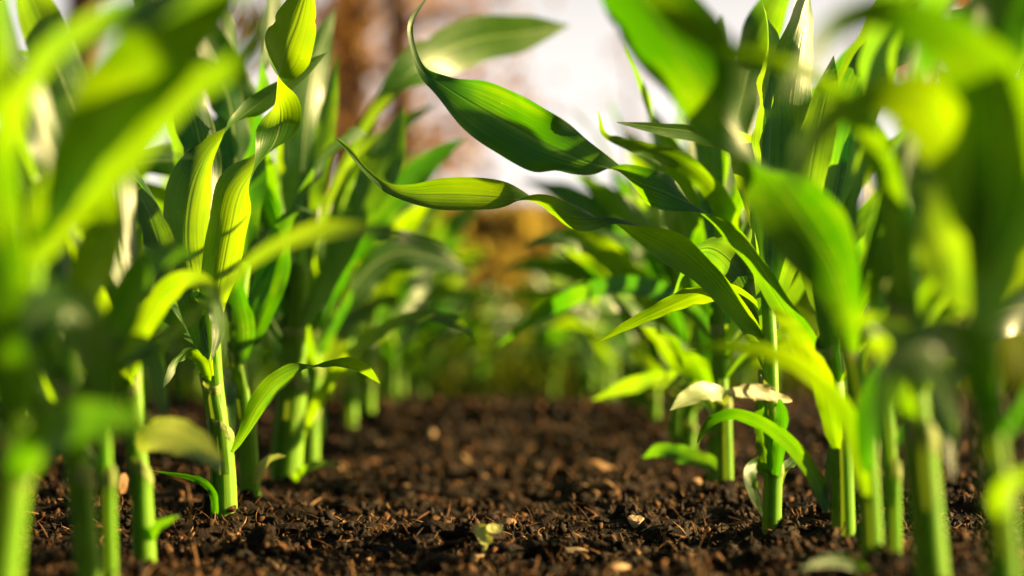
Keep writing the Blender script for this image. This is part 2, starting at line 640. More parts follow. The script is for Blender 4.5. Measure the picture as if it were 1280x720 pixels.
def free_leaf(root, start, az, a0, droop, length, hw, twist, seed, sway=0.5, mat=None, n=46, m=10, ruffle=0.2, fold=0.25):
    """leaf grown in root space: leaves 'start' towards azimuth az, a0 off the vertical, bending down by droop"""
    rr = random.Random(seed)
    p = np.array(start, dtype=float)
    pts = [p.copy()]
    ds = length / (n - 1)
    sw = rr.uniform(-sway, sway)
    kink = rr.uniform(0.35, 0.75)
    kk = rr.uniform(0.0, 0.9) if rr.random() < 0.5 else 0.0
    for i in range(1, n):
        t = i / (n - 1)
        th = a0 + droop * t ** 1.7 + kk / (1 + math.exp(-(t - kink) * 22))
        th = min(th, 2.75)
        z = az + sw * t * t
        p = p + ds * np.array([math.sin(th) * math.cos(z), math.sin(th) * math.sin(z), math.cos(th)])
        pts.append(p.copy())
    pts = np.array(pts)
    t = np.linspace(0, 1, n)
    prof = np.interp(t, [0, .06, .2, .42, .6, .8, .92, 1.0], [.42, .5, .8, 1.0, .95, .62, .3, .015])
    side0 = (-math.sin(az), math.cos(az), 0)
    roll = twist * (t ** 1.3) + 0.35 * np.sin(6.28 * rr.uniform(0.6, 1.3) * t + rr.uniform(0, 6.28)) * t
    side, nrm = frames(pts, roll, side0=side0)
    V, F, U = blade(pts, hw * prof, side, nrm, fold, ruffle, seed, m=m)
    return mesh_obj('leaf', V, F, mat or M_leaf, root, U)


def fill_leaves(root, local_path, n, seed, az0, r, t_lo=0.3, t_hi=1.0, lmin=0.13, lmax=0.29, wmax=0.019, jitter=0.6, azs=None):
    rr = random.Random(seed)
    lp = np.asarray(local_path)
    for k in range(n):
        f = k / max(1, n - 1)
        t = t_lo + (t_hi - t_lo) * f
        x = t * (len(lp) - 1)
        q = np.array([np.interp(x, np.arange(len(lp)), lp[:, c]) for c in range(3)])
        az = az0 + PI * (k % 2) + rr.uniform(-jitter, jitter)
        if azs:
            az = math.radians(rr.uniform(*azs))
        a0 = 0.62 - 0.46 * f + rr.uniform(-.12, .12)
        droop = rr.uniform(0.35, 1.5) * (1.15 - 0.6 * f)
        ln = (lmin + (lmax - lmin) * math.sin(PI * (0.15 + 0.62 * f))) * rr.uniform(.85, 1.12)
        w = wmax * (0.62 + 0.38 * math.sin(PI * (0.1 + 0.7 * f))) * rr.uniform(.85, 1.1)
        q = q + np.array([math.cos(az), math.sin(az), 0]) * r * 0.5
        free_leaf(root, q, az, a0, droop, ln, w * 1.15, rr.choice((-1, 1)) * rr.uniform(.3, 3.2), seed * 131 + k)


def make_generic(seed, height=0.19):
    """a whole maize seedling at the origin, grown from a seed"""
    rr = random.Random(seed)
    root = empty('maize_seedling', (0, 0, 0))
    lean = rr.uniform(-.018, .018), rr.uniform(-.018, .018)
    path = [(0, 0, -0.015), (lean[0] * .2, lean[1] * .2, height * .3), (lean[0] * .6, lean[1] * .6, height * .65),
            (lean[0], lean[1], height)]
    ang = rr.uniform(0, PI)
    r0 = rr.uniform(.0075, .0098)
    S = make_stem(root, (0, 0, 0), path, r0, r0 * .5, ang, [(.1, .36), (.3, .56), (.5, .78)], seed)
    n = rr.choice((7, 8, 8, 9))
    fill_leaves(root, S, n, seed, ang, r0, t_lo=.42, lmin=.13, lmax=.30, wmax=.021)
    # the youngest leaf, still rolled and upright in the middle
    free_leaf(root, S[-1] - np.array([0, 0, .012]), rr.uniform(0, 6.28), .08, .5, rr.uniform(.16, .24), .011, rr.uniform(-1, 1),
              seed + 77, ruffle=.04, fold=.6)
    return root


STEMS = []
ROWS = 'maize seedlings planted in rows'


def hero_plant(label, stem_px, r_px, ang_deg, sheaths, seed, r_top=0.55):
    """stem_px: list of (px, py, d) from the soil upwards"""
    p0 = P(*stem_px[0])
    root = empty('maize_seedling', (p0.x, p0.y, 0.0))
    tag(root, label, 'maize seedling', ROWS)
    path = [P(*q) for q in stem_px]
    d0 = stem_px[0][2]
    path[0].z = min(path[0].z, -0.012)
    RS = 1.12 if p0.x < 0 else 0.98
    STEMS.append((p0.x, p0.y))
    S = make_stem(root, (p0.x, p0.y, 0), path, RS * r_px * d0 / F_PX, RS * r_px * d0 / F_PX * r_top, math.radians(ang_deg), sheaths, seed)
    return root, (p0.x, p0.y, 0.0), S - np.array((p0.x, p0.y, 0.0))


def lf(points, d0, d1=None):
    """(px, py, hw, roll) list -> (px, py, d, hw, roll), depth running from d0 at the collar to d1 at the tip"""
    d1 = d0 if d1 is None else d1
    k = len(points) - 1
    return [(a, b, d0 + (d1 - d0) * i / k, w, ro) for i, (a, b, w, ro) in enumerate(points)]


# --- left row, the sharp seedling
root, base, S = hero_plant('sharp maize seedling left of the path with a tall twisted top leaf',
                           [(281, 655, 1.45), (279, 600, 1.45), (273, 530, 1.45), (267, 470, 1.45), (266, 410, 1.45), (272, 360, 1.46)],
                           13.5, 10, [(.02, .42), (.25, .62)], 1, .6)
hero_leaf(root, base, lf([(266, 470, 10, 35), (268, 400, 17, 30), (277, 340, 24, 15), (288, 285, 28, 15), (300, 240, 28, 30), (324, 206, 25, 88),
                          (344, 178, 26, 140), (352, 145, 25, 195), (347, 108, 25, 262), (356, 66, 33, 345), (370, 30, 28, 365), (380, -2, 16, 365), (388, -26, .5, 360)],
                         1.45, 1.42), curl=.3, seed=101, fold=.2, ruffle=.16, n=90)
hero_leaf(root, base, lf([(266, 470, 8, 40), (256, 420, 16, 25), (243, 360, 26, 10), (234, 300, 31, 8), (240, 240, 30, 18), (258, 194, 24, 48),
                          (282, 164, 17, 85), (296, 150, 11, 120), (318, 134, 13, 170), (350, 110, 12, 185), (385, 83, 8, 180), (408, 66, .5, 180)],
                         1.44, 1.50), curl=.2, seed=102, fold=.2, ruffle=.12, n=90)
hero_leaf(root, base, lf([(290, 566, 5, 30), (304, 542, 7, 15), (321, 508, 13, 15), (345, 480, 15, 25), (372, 464, 13, 55), (396, 459, 11, 95),
                          (430, 455, 11, 130), (456, 462, 9, 140), (475, 479, .5, 150)], 1.44, 1.40), seed=103, fold=.25, ruffle=.12)
hero_leaf(root, base, lf([(270, 646, 5, 20), (266, 615, 6, 30), (250, 600, 7, 45), (222, 593, 5, 60), (188, 588, .5, 60)], 1.44, 1.40), seed=104)
hero_leaf(root, base, lf([(262, 476, 5, 20), (252, 452, 9, 25), (238, 440, 11, 50), (222, 448, 9, 60), (210, 470, 6, 40), (203, 486, .5, 30)],
                         1.44, 1.38), seed=105)
hero_leaf(root, base, lf([(270, 420, 6, 10), (252, 385, 10, 50), (244, 372, 9, 80), (262, 378, 11, 40), (272, 410, 9, 25), (264, 452, .5, 10)],
                         1.46, 1.41), seed=106)
fill_leaves(root, S, 3, 61, 2.2, .006, .7, 1.0, .18, .30, .017, azs=(100, 200))

# --- second and third stems behind it
root, base, S = hero_plant('slim sunlit maize seedling just behind the sharp twisted leaf one',
                           [(315, 634, 1.64), (310, 570, 1.64), (303, 500, 1.64), (297, 440, 1.64), (300, 380, 1.65), (305, 330, 1.66)],
                           10.5, 30, [(.02, .35), (.3, .64)], 2, .7)
hero_leaf(root, base, lf([(302, 500, 6, 20), (290, 470, 13, 20), (283, 480, 15, 30), (284, 515, 12, 20), (293, 545, .5, 10)], 1.63, 1.58), seed=201)
hero_leaf(root, base, lf([(300, 455, 9, 10), (306, 415, 17, 20), (300, 380, 15, 30), (288, 330, 12, 30), (290, 290, .5, 20)], 1.63, 1.62), seed=202)
hero_leaf(root, base, lf([(320, 606, 5, 10), (328, 585, 8, 30), (342, 574, 8, 60), (358, 570, .5, 60)], 1.63, 1.58), mat=M_dry_sunlit, seed=203)
hero_leaf(root, base, lf([(308, 440, 9, 10), (330, 380, 22, 20), (345, 330, 24, 30), (352, 290, 18, 40), (372, 262, 8, 60), (400, 270, .5, 60)],
                         1.66, 1.70), seed=204)
fill_leaves(root, S, 6, 62, .6, .006, .6, 1.0, .2, .34, .018, azs=(60, 250))

root, base, S = hero_plant('stout maize seedling in the left row, third behind the sharp twisted leaf one',
                           [(357, 612, 1.88), (360, 560, 1.88), (366, 480, 1.88), (370, 400, 1.88), (374, 330, 1.88)],
                           17, 20, [(.02, .5), (.35, .75)], 3, .62)
hero_leaf(root, base, lf([(366, 604, 6, 30), (380, 590, 10, 55), (405, 581, 8, 65), (433, 583, .5, 60)], 1.87, 1.78), seed=301)
hero_leaf(root, base, lf([(372, 420, 10, 20), (372, 345, 16, 15), (385, 260, 17, 15), (402, 190, 15, 10), (413, 125, 10, 10), (421, 68, .5, 5)],
                         1.88, 1.95), seed=302)
hero_leaf(root, base, lf([(378, 410, 10, 20), (420, 330, 17, 20), (448, 270, 20, 15), (468, 230, 25, 10), (484, 195, 23, 5), (495, 165, 13, 0), (505, 132, .5, 0)],
                         1.86, 1.9), seed=303)
hero_leaf(root, base, lf([(374, 380, 8, 20), (395, 290, 9, 40), (435, 200, 10, 60), (480, 125, 15, 50), (530, 78, 28, -5), (595, 50, 33, -25), (655, 42, 25, -25), (712, 32, .5, -25)],
                         1.9, 2.25), seed=304, fold=.15, ruffle=.06)
hero_leaf(root, base, lf([(368, 560, 6, 20), (400, 500, 9, 30), (440, 445, 11, 40), (490, 408, 12, 50), (535, 395, 12, 50), (570, 404, 9, 40), (593, 422, .5, 40)],
                         1.92, 1.78), seed=305, fold=.25, ruffle=.12)
fill_leaves(root, S, 8, 63, .4, .007, .55, 1.0, .22, .36, .019, azs=(80, 215))

# --- nearer plants of the left row
root, base, S = hero_plant('slim maize seedling left of the sharp one with a cream lit drooping leaf',
                           [(183, 712, 1.14), (179, 660, 1.14), (174, 590, 1.14), (169, 510, 1.14), (167, 440, 1.15), (168, 380, 1.16)],
                           11.5, 15, [(.02, .4), (.3, .7)], 4, .65)
hero_leaf(root, base, lf([(170, 505, 8, 40), (166, 455, 12, 30), (176, 398, 18, 15), (194, 350, 22, 10), (200, 312, 21, 5), (187, 268, 15, 0), (171, 238, 8, 0), (161, 216, .5, 0)],
                         1.16, 1.36), seed=401, fold=.2, ruffle=.06)
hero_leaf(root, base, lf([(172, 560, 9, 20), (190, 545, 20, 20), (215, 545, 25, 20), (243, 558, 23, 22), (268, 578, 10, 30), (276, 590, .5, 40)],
                         1.12, 1.0), mat=M_dry_sunlit, seed=402, fold=.15, ruffle=.05)  # pale colour stands in for the sun's sheen on this green leaf
hero_leaf(root, base, lf([(187, 676, 5, 20), (196, 660, 8, 30), (210, 652, 6, 40), (224, 645, .5, 40)], 1.14, 1.12), seed=403)
hero_leaf(root, base, lf([(166, 470, 9, 20), (176, 420, 14, 20), (205, 370, 17, 20), (235, 350, 14, 20), (262, 360, 10, 30), (276, 410, 7, 40), (280, 445, .5, 40)],
                         1.14, 1.05), seed=404)
fill_leaves(root, S, 4, 64, 2.8, .006, .55, 1.0, .2, .34, .018, azs=(120, 235))

root, base, S = hero_plant('blurred yellow lit maize stem at the lower left, beside the path edge',
                           [(118, 760, .99), (108, 690, .99), (98, 600, .99), (90, 500, .99), (88, 420, 1.0), (92, 350, 1.0)],
                           14.5, 40, [(.02, .4), (.3, .7)], 5, .65)
hero_leaf(root, base, lf([(90, 440, 12, 20), (100, 380, 22, 20), (120, 330, 30, 30), (130, 280, 30, 20), (118, 230, 20, 10), (100, 190, .5, 0)],
                         .99, .95), seed=501)
hero_leaf(root, base, lf([(94, 540, 10, 20), (130, 450, 18, 20), (160, 380, 26, 30), (185, 335, 22, 30), (225, 318, 12, 40), (262, 330, .5, 50)],
                         .98, .9), seed=502)
hero_leaf(root, base, lf([(90, 500, 8, 20), (140, 470, 11, 50), (200, 432, 12, 62), (270, 372, 13, 64), (330, 318, 16, 58), (390, 292, 18, 52), (450, 288, 16, 55), (520, 302, 11, 60), (594, 325, .5, 60)],
                         .98, .86), seed=503, fold=.15, ruffle=.05)
hero_leaf(root, base, lf([(96, 580, 9, 20), (112, 500, 18, 15), (150, 440, 22, 10), (182, 440, 18, 10), (200, 490, 10, 10), (206, 530, .5, 10)],
                         .98, .93), seed=504, fold=.2, ruffle=.08)
fill_leaves(root, S, 4, 65, 1.1, .006, .5, 1.0, .2, .34, .019, azs=(110, 250))

root, base, S = hero_plant('thin blurred maize stem just right of the yellow lit stem at lower left',
                           [(140, 752, 1.02), (136, 680, 1.02), (132, 590, 1.02), (130, 480, 1.02), (128, 400, 1.02)],
                           8.5, 10, [(.02, .45)], 6, .7)
fill_leaves(root, S, 4, 66, 2.0, .005, .5, 1.0, .18, .3, .016, azs=(110, 240))

root, base, S = hero_plant('very blurred thick maize stem at the far left edge, its leaves over the corner',
                           [(-2, 830, .80), (4, 720, .80), (14, 600, .80), (28, 450, .80), (40, 330, .80), (48, 240, .80)],
                           17, 10, [(.02, .45), (.3, .75)], 7, .7)
hero_leaf(root, base, lf([(44, 300, 18, 20), (70, 250, 30, 30), (105, 200, 44, 15), (150, 120, 54, 0), (205, 55, 50, -8), (262, 5, 34, -10), (310, -45, 14, -10), (330, -70, .5, 0)],
                         .78, .66), seed=701, fold=.18, ruffle=.05)
hero_leaf(root, base, lf([(40, 330, 18, 20), (80, 275, 24, 25), (135, 210, 32, 18), (190, 150, 33, 22), (245, 108, 22, 25), (295, 80, 17, 20), (322, 42, 13, 10), (316, -5, .5, 0)],
                         .78, .70), seed=702, fold=.15, ruffle=.05)
hero_leaf(root, base, lf([(30, 380, 18, 20), (5, 240, 26, 35), (20, 140, 26, 50), (75, 60, 30, 55), (140, 25, 30, 50), (215, 5, 24, 40), (290, -20, .5, 30)],
                         .8, .66), seed=703, fold=.15, ruffle=.05)
hero_leaf(root, base, lf([(34, 360, 18, 30), (80, 260, 24, 60), (130, 215, 22, 65), (185, 195, 12, 70), (246, 196, .5, 70)],
                         .8, 1.12), seed=704, fold=.2, ruffle=.05)
hero_leaf(root, base, lf([(16, 600, 16, 20), (50, 555, 28, 25), (100, 530, 32, 30), (150, 530, 24, 35), (205, 548, .5, 40)],
                         .78, .72), seed=705, fold=.2, ruffle=.05)
hero_leaf(root, base, lf([(32, 440, 16, 20), (50, 395, 28, 10), (85, 385, 34, 10), (115, 430, 30, 10), (128, 500, 18, 10), (130, 560, .5, 10)],
                         .79, .82), seed=706, fold=.15, ruffle=.08)
hero_leaf(root, base, lf([(24, 520, 16, 20), (10, 470, 26, 10), (0, 400, 30, 5), (10, 330, 24, 5), (22, 280, .5, 5)], .78, .74), seed=707, fold=.15, ruffle=.08)
fill_leaves(root, S, 3, 67, 2.9, .007, .5, 1.0, .22, .36, .02, azs=(140, 230))

# --- right row, the sharp seedling with the torn leaf
root, base, S = hero_plant('sharp maize seedling right of the path with a torn cream lit leaf on its stem',
                           [(965, 680, 1.33), (965, 640, 1.33), (965, 590, 1.33), (964, 500, 1.33), (962, 420, 1.34), (958, 350, 1.36)],
                           11.5, 0, [(.02, .34), (.3, .62)], 8, .72)
hero_leaf(root, base, lf([(970, 594, 9, 25), (976, 550, 10, 25), (978, 515, 9, 30), (975, 499, 3, 40)], 1.32, 1.31), seed=801, fold=.3)
hero_leaf(root, base, lf([(990, 501, 3, -10), (972, 497, 7, -12), (950, 491, 11, -25), (932, 489, 10, -5), (918, 490, 6, -12), (910, 492, 3, -10)],
                         1.33, 1.25), mat=M_cream, seed=810, fold=.3, ruffle=.5)
hero_leaf(root, base, lf([(960, 590, 9, 10), (954, 545, 10, 10), (952, 515, 9, 20), (950, 498, 4, 30)], 1.32, 1.31), seed=802, fold=.3)
hero_leaf(root, base, lf([(960, 592, 6, 10), (946, 580, 9, 25), (937, 590, 10, 35), (941, 615, 8, 20), (953, 645, .5, 20)], 1.32, 1.28), seed=803, fold=.2)
hero_leaf(root, base, lf([(968, 630, 5, 10), (978, 590, 7, 20), (992, 575, 7, 25), (1004, 556, .5, 20)], 1.34, 1.4), seed=804)
hero_leaf(root, base, lf([(962, 470, 9, 20), (944, 415, 13, 25), (915, 375, 17, 30), (885, 340, 19, 32), (845, 307, 23, 30), (805, 288, 20, 45), (768, 272, 17, 85),
                          (738, 273, 17, 130), (708, 269, 15, 195), (682, 258, 14, 235), (663, 251, 13, 270), (632, 248, 18, 320), (592, 245, 22, 345), (552, 244, 20, 350),
                          (515, 243, 13, 345), (485, 236, 8, 330), (456, 213, 4.5, 320), (432, 184, 3.5, 330), (420, 172, .5, 340)],
                         1.34, 1.40), curl=.3, seed=805, fold=.15, ruffle=.18, n=110)
hero_leaf(root, base, lf([(962, 440, 8, 20), (950, 390, 10, 40), (925, 364, 13, 50), (885, 362, 17, 40), (842, 378, 14, 35), (792, 402, 8, 35), (744, 429, .5, 30)],
                         1.35, 1.42), seed=806, fold=.3, ruffle=.14, n=80)
hero_leaf(root, base, lf([(962, 400, 9, 20), (965, 330, 18, 15), (952, 250, 24, 15), (930, 190, 22, 20), (905, 160, .5, 20)], 1.37, 1.5), seed=807)
fill_leaves(root, S, 5, 68, 1.7, .006, .75, 1.0, .18, .3, .016, azs=(20, 110))

# --- stubby stem with the arching leaf and the big centre leaf
root, base, S = hero_plant('maize seedling right of the torn leaf one, its long spotted leaf arching over the path',
                           [(1056, 705, 1.26), (1054, 640, 1.26), (1050, 560, 1.26), (1042, 470, 1.27), (1030, 390, 1.28), (1020, 330, 1.29)],
                           14.5, 0, [(.02, .42), (.3, .72)], 9, .7)
hero_leaf(root, base, lf([(1034, 640, 8, 10), (1028, 618, 9, 15), (1008, 578, 11, 25), (978, 545, 12, 35), (945, 524, 12, 45), (912, 517, 11, 50), (888, 527, 9, 45), (872, 554, .5, 30)],
                         1.25, 1.30), seed=901, fold=.2, ruffle=.05, n=70)
hero_leaf(root, base, lf([(1040, 470, 12, 20), (1010, 425, 16, 30), (978, 378, 17, 40), (952, 335, 18, 40), (925, 297, 18, 50), (888, 268, 17, 90), (838, 243, 24, 155),
                          (795, 226, 20, 205), (771, 213, 17, 265), (738, 204, 22, 325), (692, 186, 38, 355), (642, 160, 40, 356), (592, 131, 31, 350), (552, 106, 16, 335),
                          (528, 90, 8, 320), (515, 60, 5, 320), (513, 28, 4, 330), (536, -6, .5, 340)],
                         1.29, 1.40), curl=.22, seed=902, fold=.1, ruffle=.32, n=120)
hero_leaf(root, base, lf([(1030, 640, 3, 10), (1034, 600, 4, 10), (1036, 560, .5, 0)], 1.255, 1.26), seed=903)
hero_leaf(root, base, lf([(1046, 560, 11, 20), (1030, 480, 17, 30), (1005, 430, 18, 40), (985, 400, 15, 50), (965, 385, .5, 50)], 1.24, 1.12), seed=904)
hero_leaf(root, base, lf([(1032, 400, 13, 20), (1020, 330, 22, 20), (1010, 250, 26, 15), (1022, 170, 24, 15), (1035, 110, 14, 10), (1042, 70, .5, 0)], 1.29, 1.4), seed=905)
fill_leaves(root, S, 5, 69, .3, .006, .6, 1.0, .2, .34, .018, azs=(-20, 80))

# --- seedling behind with the ragged leaf
root, base, S = hero_plant('softly blurred maize seedling behind the torn leaf one, its ragged leaf tips against the sky',
                           [(908, 628, 1.70), (906, 570, 1.70), (902, 480, 1.70), (898, 380, 1.71), (896, 300, 1.72)],
                           10, 20, [(.02, .4), (.3, .7)], 10, .75)
hero_leaf(root, base, lf([(898, 340, 9, 20), (912, 285, 14, 25), (895, 240, 17, 30), (858, 205, 16, 35), (812, 186, 13, 35), (774, 176, 8, 45), (755, 165, 5, 50), (748, 138, .5, 40)],
                         1.70, 1.48), seed=1001, ruffle=.2)
hero_leaf(root, base, lf([(896, 310, 9, 20), (930, 240, 12, 35), (925, 190, 12, 45), (878, 168, 13, 35), (825, 160, 9, 30), (771, 153, .5, 20)], 1.70, 1.42), seed=1002, fold=.3, ruffle=.04)
hero_leaf(root, base, lf([(902, 505, 7, 0), (903, 494, 9, -20), (880, 491, 15, -30), (858, 500, 12, -30), (838, 513, .5, -30)], 1.62, 1.52), mat=M_dry_sunlit, seed=1003)
hero_leaf(root, base, lf([(906, 600, 6, -10), (886, 580, 12, -30), (855, 570, 14, -35), (825, 563, 11, -35), (803, 572, .5, -30)], 1.72, 1.8), seed=1004, ruffle=.12)
hero_leaf(root, base, lf([(902, 530, 6, -10), (875, 490, 10, -30), (835, 476, 13, -35), (790, 482, 13, -35), (740, 500, .5, -30)], 1.74, 2.1), seed=1005, ruffle=.12)
hero_leaf(root, base, lf([(898, 430, 7, -10), (860, 385, 12, -20), (810, 362, 15, -30), (750, 360, 14, -30), (690, 385, 10, -20), (622, 432, .5, -10)], 1.74, 2.15), seed=1006, ruffle=.12)
fill_leaves(root, S, 9, 70, .2, .006, .5, 1.0, .2, .34, .018, azs=(-60, 120))

# --- near plants of the right row, more and more blurred
root, base, S = hero_plant('blurred maize seedling at right with a broad backlit leaf twisting up into the sky',
                           [(1092, 745, 1.04), (1088, 660, 1.04), (1080, 560, 1.04), (1068, 450, 1.04), (1056, 380, 1.04), (1048, 330, 1.05)],
                           14, 20, [(.02, .45), (.3, .75)], 11, .8)
hero_leaf(root, base, lf([(1066, 440, 15, 20), (1056, 385, 22, 15), (1038, 330, 38, 8), (1002, 272, 50, 5), (962, 220, 38, 35), (938, 187, 26, 95), (912, 155, 34, 150), (880, 105, 52, 192), (838, 50, 60, 200), (802, 0, 54, 200), (772, -50, 30, 180), (755, -85, .5, 180)],
                         1.03, .93), curl=.2, seed=1101, fold=.12, ruffle=.08, n=100)
hero_leaf(root, base, lf([(1084, 620, 10, 20), (1060, 520, 15, 30), (1020, 470, 16, 45), (970, 440, 18, 55), (910, 432, 16, 60), (850, 438, .5, 60)],
                         1.02, .96), seed=1102, fold=.2, ruffle=.05)
hero_leaf(root, base, lf([(1082, 590, 10, 20), (1092, 500, 18, 15), (1125, 455, 22, 15), (1160, 475, 20, 20), (1185, 540, 12, 20), (1192, 600, .5, 20)],
                         1.0, .95), seed=1103, fold=.2, ruffle=.08)
hero_leaf(root, base, lf([(1090, 722, 6, 10), (1065, 704, 9, 10), (1032, 701, 8, 15), (1000, 712, .5, 10)], 1.02, .98), seed=1104, fold=.2, ruffle=.05)
fill_leaves(root, S, 4, 71, .5, .007, .6, 1.0, .22, .34, .019, azs=(-50, 60))

root, base, S = hero_plant('blurred slim maize stem squeezed between thicker stems at right',
                           [(1118, 750, 1.08), (1116, 660, 1.08), (1112, 560, 1.08), (1108, 450, 1.08), (1105, 350, 1.08)],
                           10, 10, [(.02, .4), (.3, .7)], 12, .75)
hero_leaf(root, base, lf([(1110, 500, 9, 20), (1105, 400, 20, 15), (1118, 310, 28, 10), (1125, 240, 22, 10), (1105, 180, 10, 0), (1095, 150, .5, 0)], 1.08, 1.1), seed=1201)
fill_leaves(root, S, 4, 72, 1.4, .006, .5, 1.0, .2, .34, .018, azs=(-40, 80))

root, base, S = hero_plant('thickest blurred maize stem at right, beside the squeezed slim stem',
                           [(1172, 800, .93), (1165, 720, .93), (1155, 620, .93), (1142, 500, .93), (1132, 400, .93), (1126, 300, .93), (1120, 240, .93)],
                           21, 10, [(.02, .45), (.3, .75)], 13, .75)
hero_leaf(root, base, lf([(1122, 260, 18, 20), (1090, 170, 24, 40), (1045, 110, 20, 60), (985, 80, 20, 60), (915, 60, 24, 50), (850, 20, 26, 40), (800, -30, .5, 30)],
                         .9, .7), seed=1302, fold=.2, ruffle=.05)
hero_leaf(root, base, lf([(1140, 520, 14, 30), (1120, 470, 18, 40), (1100, 420, 20, 60), (1090, 405, 18, 70), (1130, 420, 22, 50), (1175, 480, 20, 30), (1200, 540, .5, 30)],
                         .9, .8), seed=1303, fold=.2, ruffle=.05)
fill_leaves(root, S, 4, 73, .1, .008, .55, 1.0, .22, .36, .02, azs=(-60, 50))

root, base, S = hero_plant('very blurred maize seedling at the right edge with broad leaves arching over the corner',
                           [(1262, 850, .78), (1258, 760, .78), (1248, 640, .78), (1236, 500, .78), (1228, 380, .78), (1222, 280, .78)],
                           20, 10, [(.02, .45), (.3, .75)], 14, .75)
hero_leaf(root, base, lf([(1224, 310, 20, 20), (1200, 200, 40, 15), (1160, 130, 50, 30), (1105, 115, 40, 50), (1050, 135, 34, 60), (1005, 185, 22, 50), (985, 250, .5, 40)],
                         .76, .72), seed=1401, fold=.18, ruffle=.05)
hero_leaf(root, base, lf([(1226, 340, 20, 20), (1250, 220, 42, 10), (1250, 120, 52, 20), (1190, 45, 50, 45), (1110, 10, 42, 55), (1045, 30, 30, 60), (1005, 85, 18, 60), (985, 120, .5, 50)],
                         .76, .64), seed=1402, fold=.18, ruffle=.05)
hero_leaf(root, base, lf([(1230, 420, 20, 20), (1262, 300, 34, 15), (1290, 220, 38, 20), (1330, 170, 36, 40), (1390, 150, 30, 50), (1440, 180, .5, 50)], .76, .8), seed=1403)
hero_leaf(root, base, lf([(1244, 640, 14, 30), (1265, 610, 20, 50), (1300, 600, 20, 60), (1350, 620, .5, 60)], .76, .7), seed=1404)
hero_leaf(root, base, lf([(1228, 390, 18, 30), (1190, 340, 30, 10), (1170, 270, 38, 5), (1175, 200, 34, 0), (1190, 150, .5, 0)], .8, .88), seed=1405)
hero_leaf(root, base, lf([(1236, 520, 14, 10), (1215, 445, 26, 0), (1170, 425, 30, -10), (1125, 455, 26, -10), (1100, 520, 14, 0), (1095, 570, .5, 0)],
                         .77, .72), seed=1406, fold=.15, ruffle=.08)
fill_leaves(root, S, 2, 74, .3, .008, .55, 1.0, .22, .36, .02, azs=(-60, 40))

# ------------------------------------------------------------------ the rest of the rows
protos = [make_generic(300 + i, 0.18 + 0.012 * (i % 4)) for i in range(7)]
used = set()


def crest(y):
    """the bed rises to a low crest a little over three metres off and falls away behind it"""
    a = np.clip((np.asarray(y) - 1.9) / 1.35, 0, 1)
    b = np.clip((np.asarray(y) - 3.5) / 1.2, 0, 1)
    return .046 * a * a * (3 - 2 * a) - .05 * b * b * (3 - 2 * b)


def put(x, y, label, kx=None):
    i = R.randrange(len(protos)) if kx is None else kx
    if i in used:
        o = copy_tree(protos[i])
    else:
        o = protos[i]
        used.add(i)
    STEMS.append((x, y))
    s = R.uniform(.84, 1.08)
    o.location = (x, y, float(crest(y)) + R.uniform(-.004, .002))
    o.rotation_euler = (R.uniform(-.05, .05), R.uniform(-.05, .05), R.uniform(0, 2 * PI))
    o.scale = (s, s, s * R.uniform(.94, 1.06))
    tag(o, label, 'maize seedling', ROWS)
    return o


ORD = ['', 'first', 'second', 'third', 'fourth', 'fifth', 'sixth', 'seventh', 'eighth', 'ninth', 'tenth', 'eleventh', 'twelfth', 'thirteenth',
       'fourteenth', 'fifteenth', 'sixteenth', 'seventeenth', 'eighteenth', 'nineteenth', 'twentieth', 'twenty-first', 'twenty-second',
       'twenty-third', 'twenty-fourth', 'twenty-fifth', 'twenty-sixth', 'twenty-seventh', 'twenty-eighth', 'twenty-ninth', 'thirtieth']


def row(x0, y0, y1, step, jx, text):
    y, k = y0, 1
    while y < y1:
        put(x0 + R.uniform(-jx, jx), y + R.uniform(-.03, .03), text % ORD[k])
        y += step * R.uniform(.85, 1.2)
        k += 1


row(-.213, 2.12, 5.0, .2, .02, 'maize seedling edging the path on its left, %s behind the stout stem')
row(.192, 1.95, 5.0, .2, .02, 'maize seedling edging the path on its right, %s behind the ragged leaf one')
row(-.62, 1.75, 5.8, .2, .03, 'hazy maize seedling in the second row left of the path, %s from the front')
row(.61, 3.0, 5.8, .5, .03, 'hazy maize seedling in the second row right of the path, %s from the front')
row(-1.03, 3.4, 5.9, .24, .03, 'hazy maize seedling in the third row left of the path, %s from the front')
k = 1
for x in np.arange(-1.1, 1.15, .2):
    put(x + R.uniform(-.05, .05), 5.35 + R.uniform(-.12, .25), 'distant maize seedling in the cross row closing the path, %s from its left end' % ORD[k])
    k += 1


# ------------------------------------------------------------------ soil
TABS = {}


def vnoise(x, y, seed):
    """2-D value noise, vectorised, about 0..1"""
    if seed not in TABS:
        TABS[seed] = np.random.RandomState(seed).rand(256, 256)
    tab = TABS[seed]
    xi, yi = np.floor(x).astype(int), np.floor(y).astype(int)
    fx, fy = x - xi, y - yi
    fx, fy = fx * fx * (3 - 2 * fx), fy * fy * (3 - 2 * fy)
    a = tab[xi % 256, yi % 256]
    b = tab[(xi + 1) % 256, yi % 256]
    c = tab[xi % 256, (yi + 1) % 256]
    d = tab[(xi + 1) % 256, (yi + 1) % 256]
    return (a * (1 - fx) + b * fx) * (1 - fy) + (c * (1 - fx) + d * fx) * fy


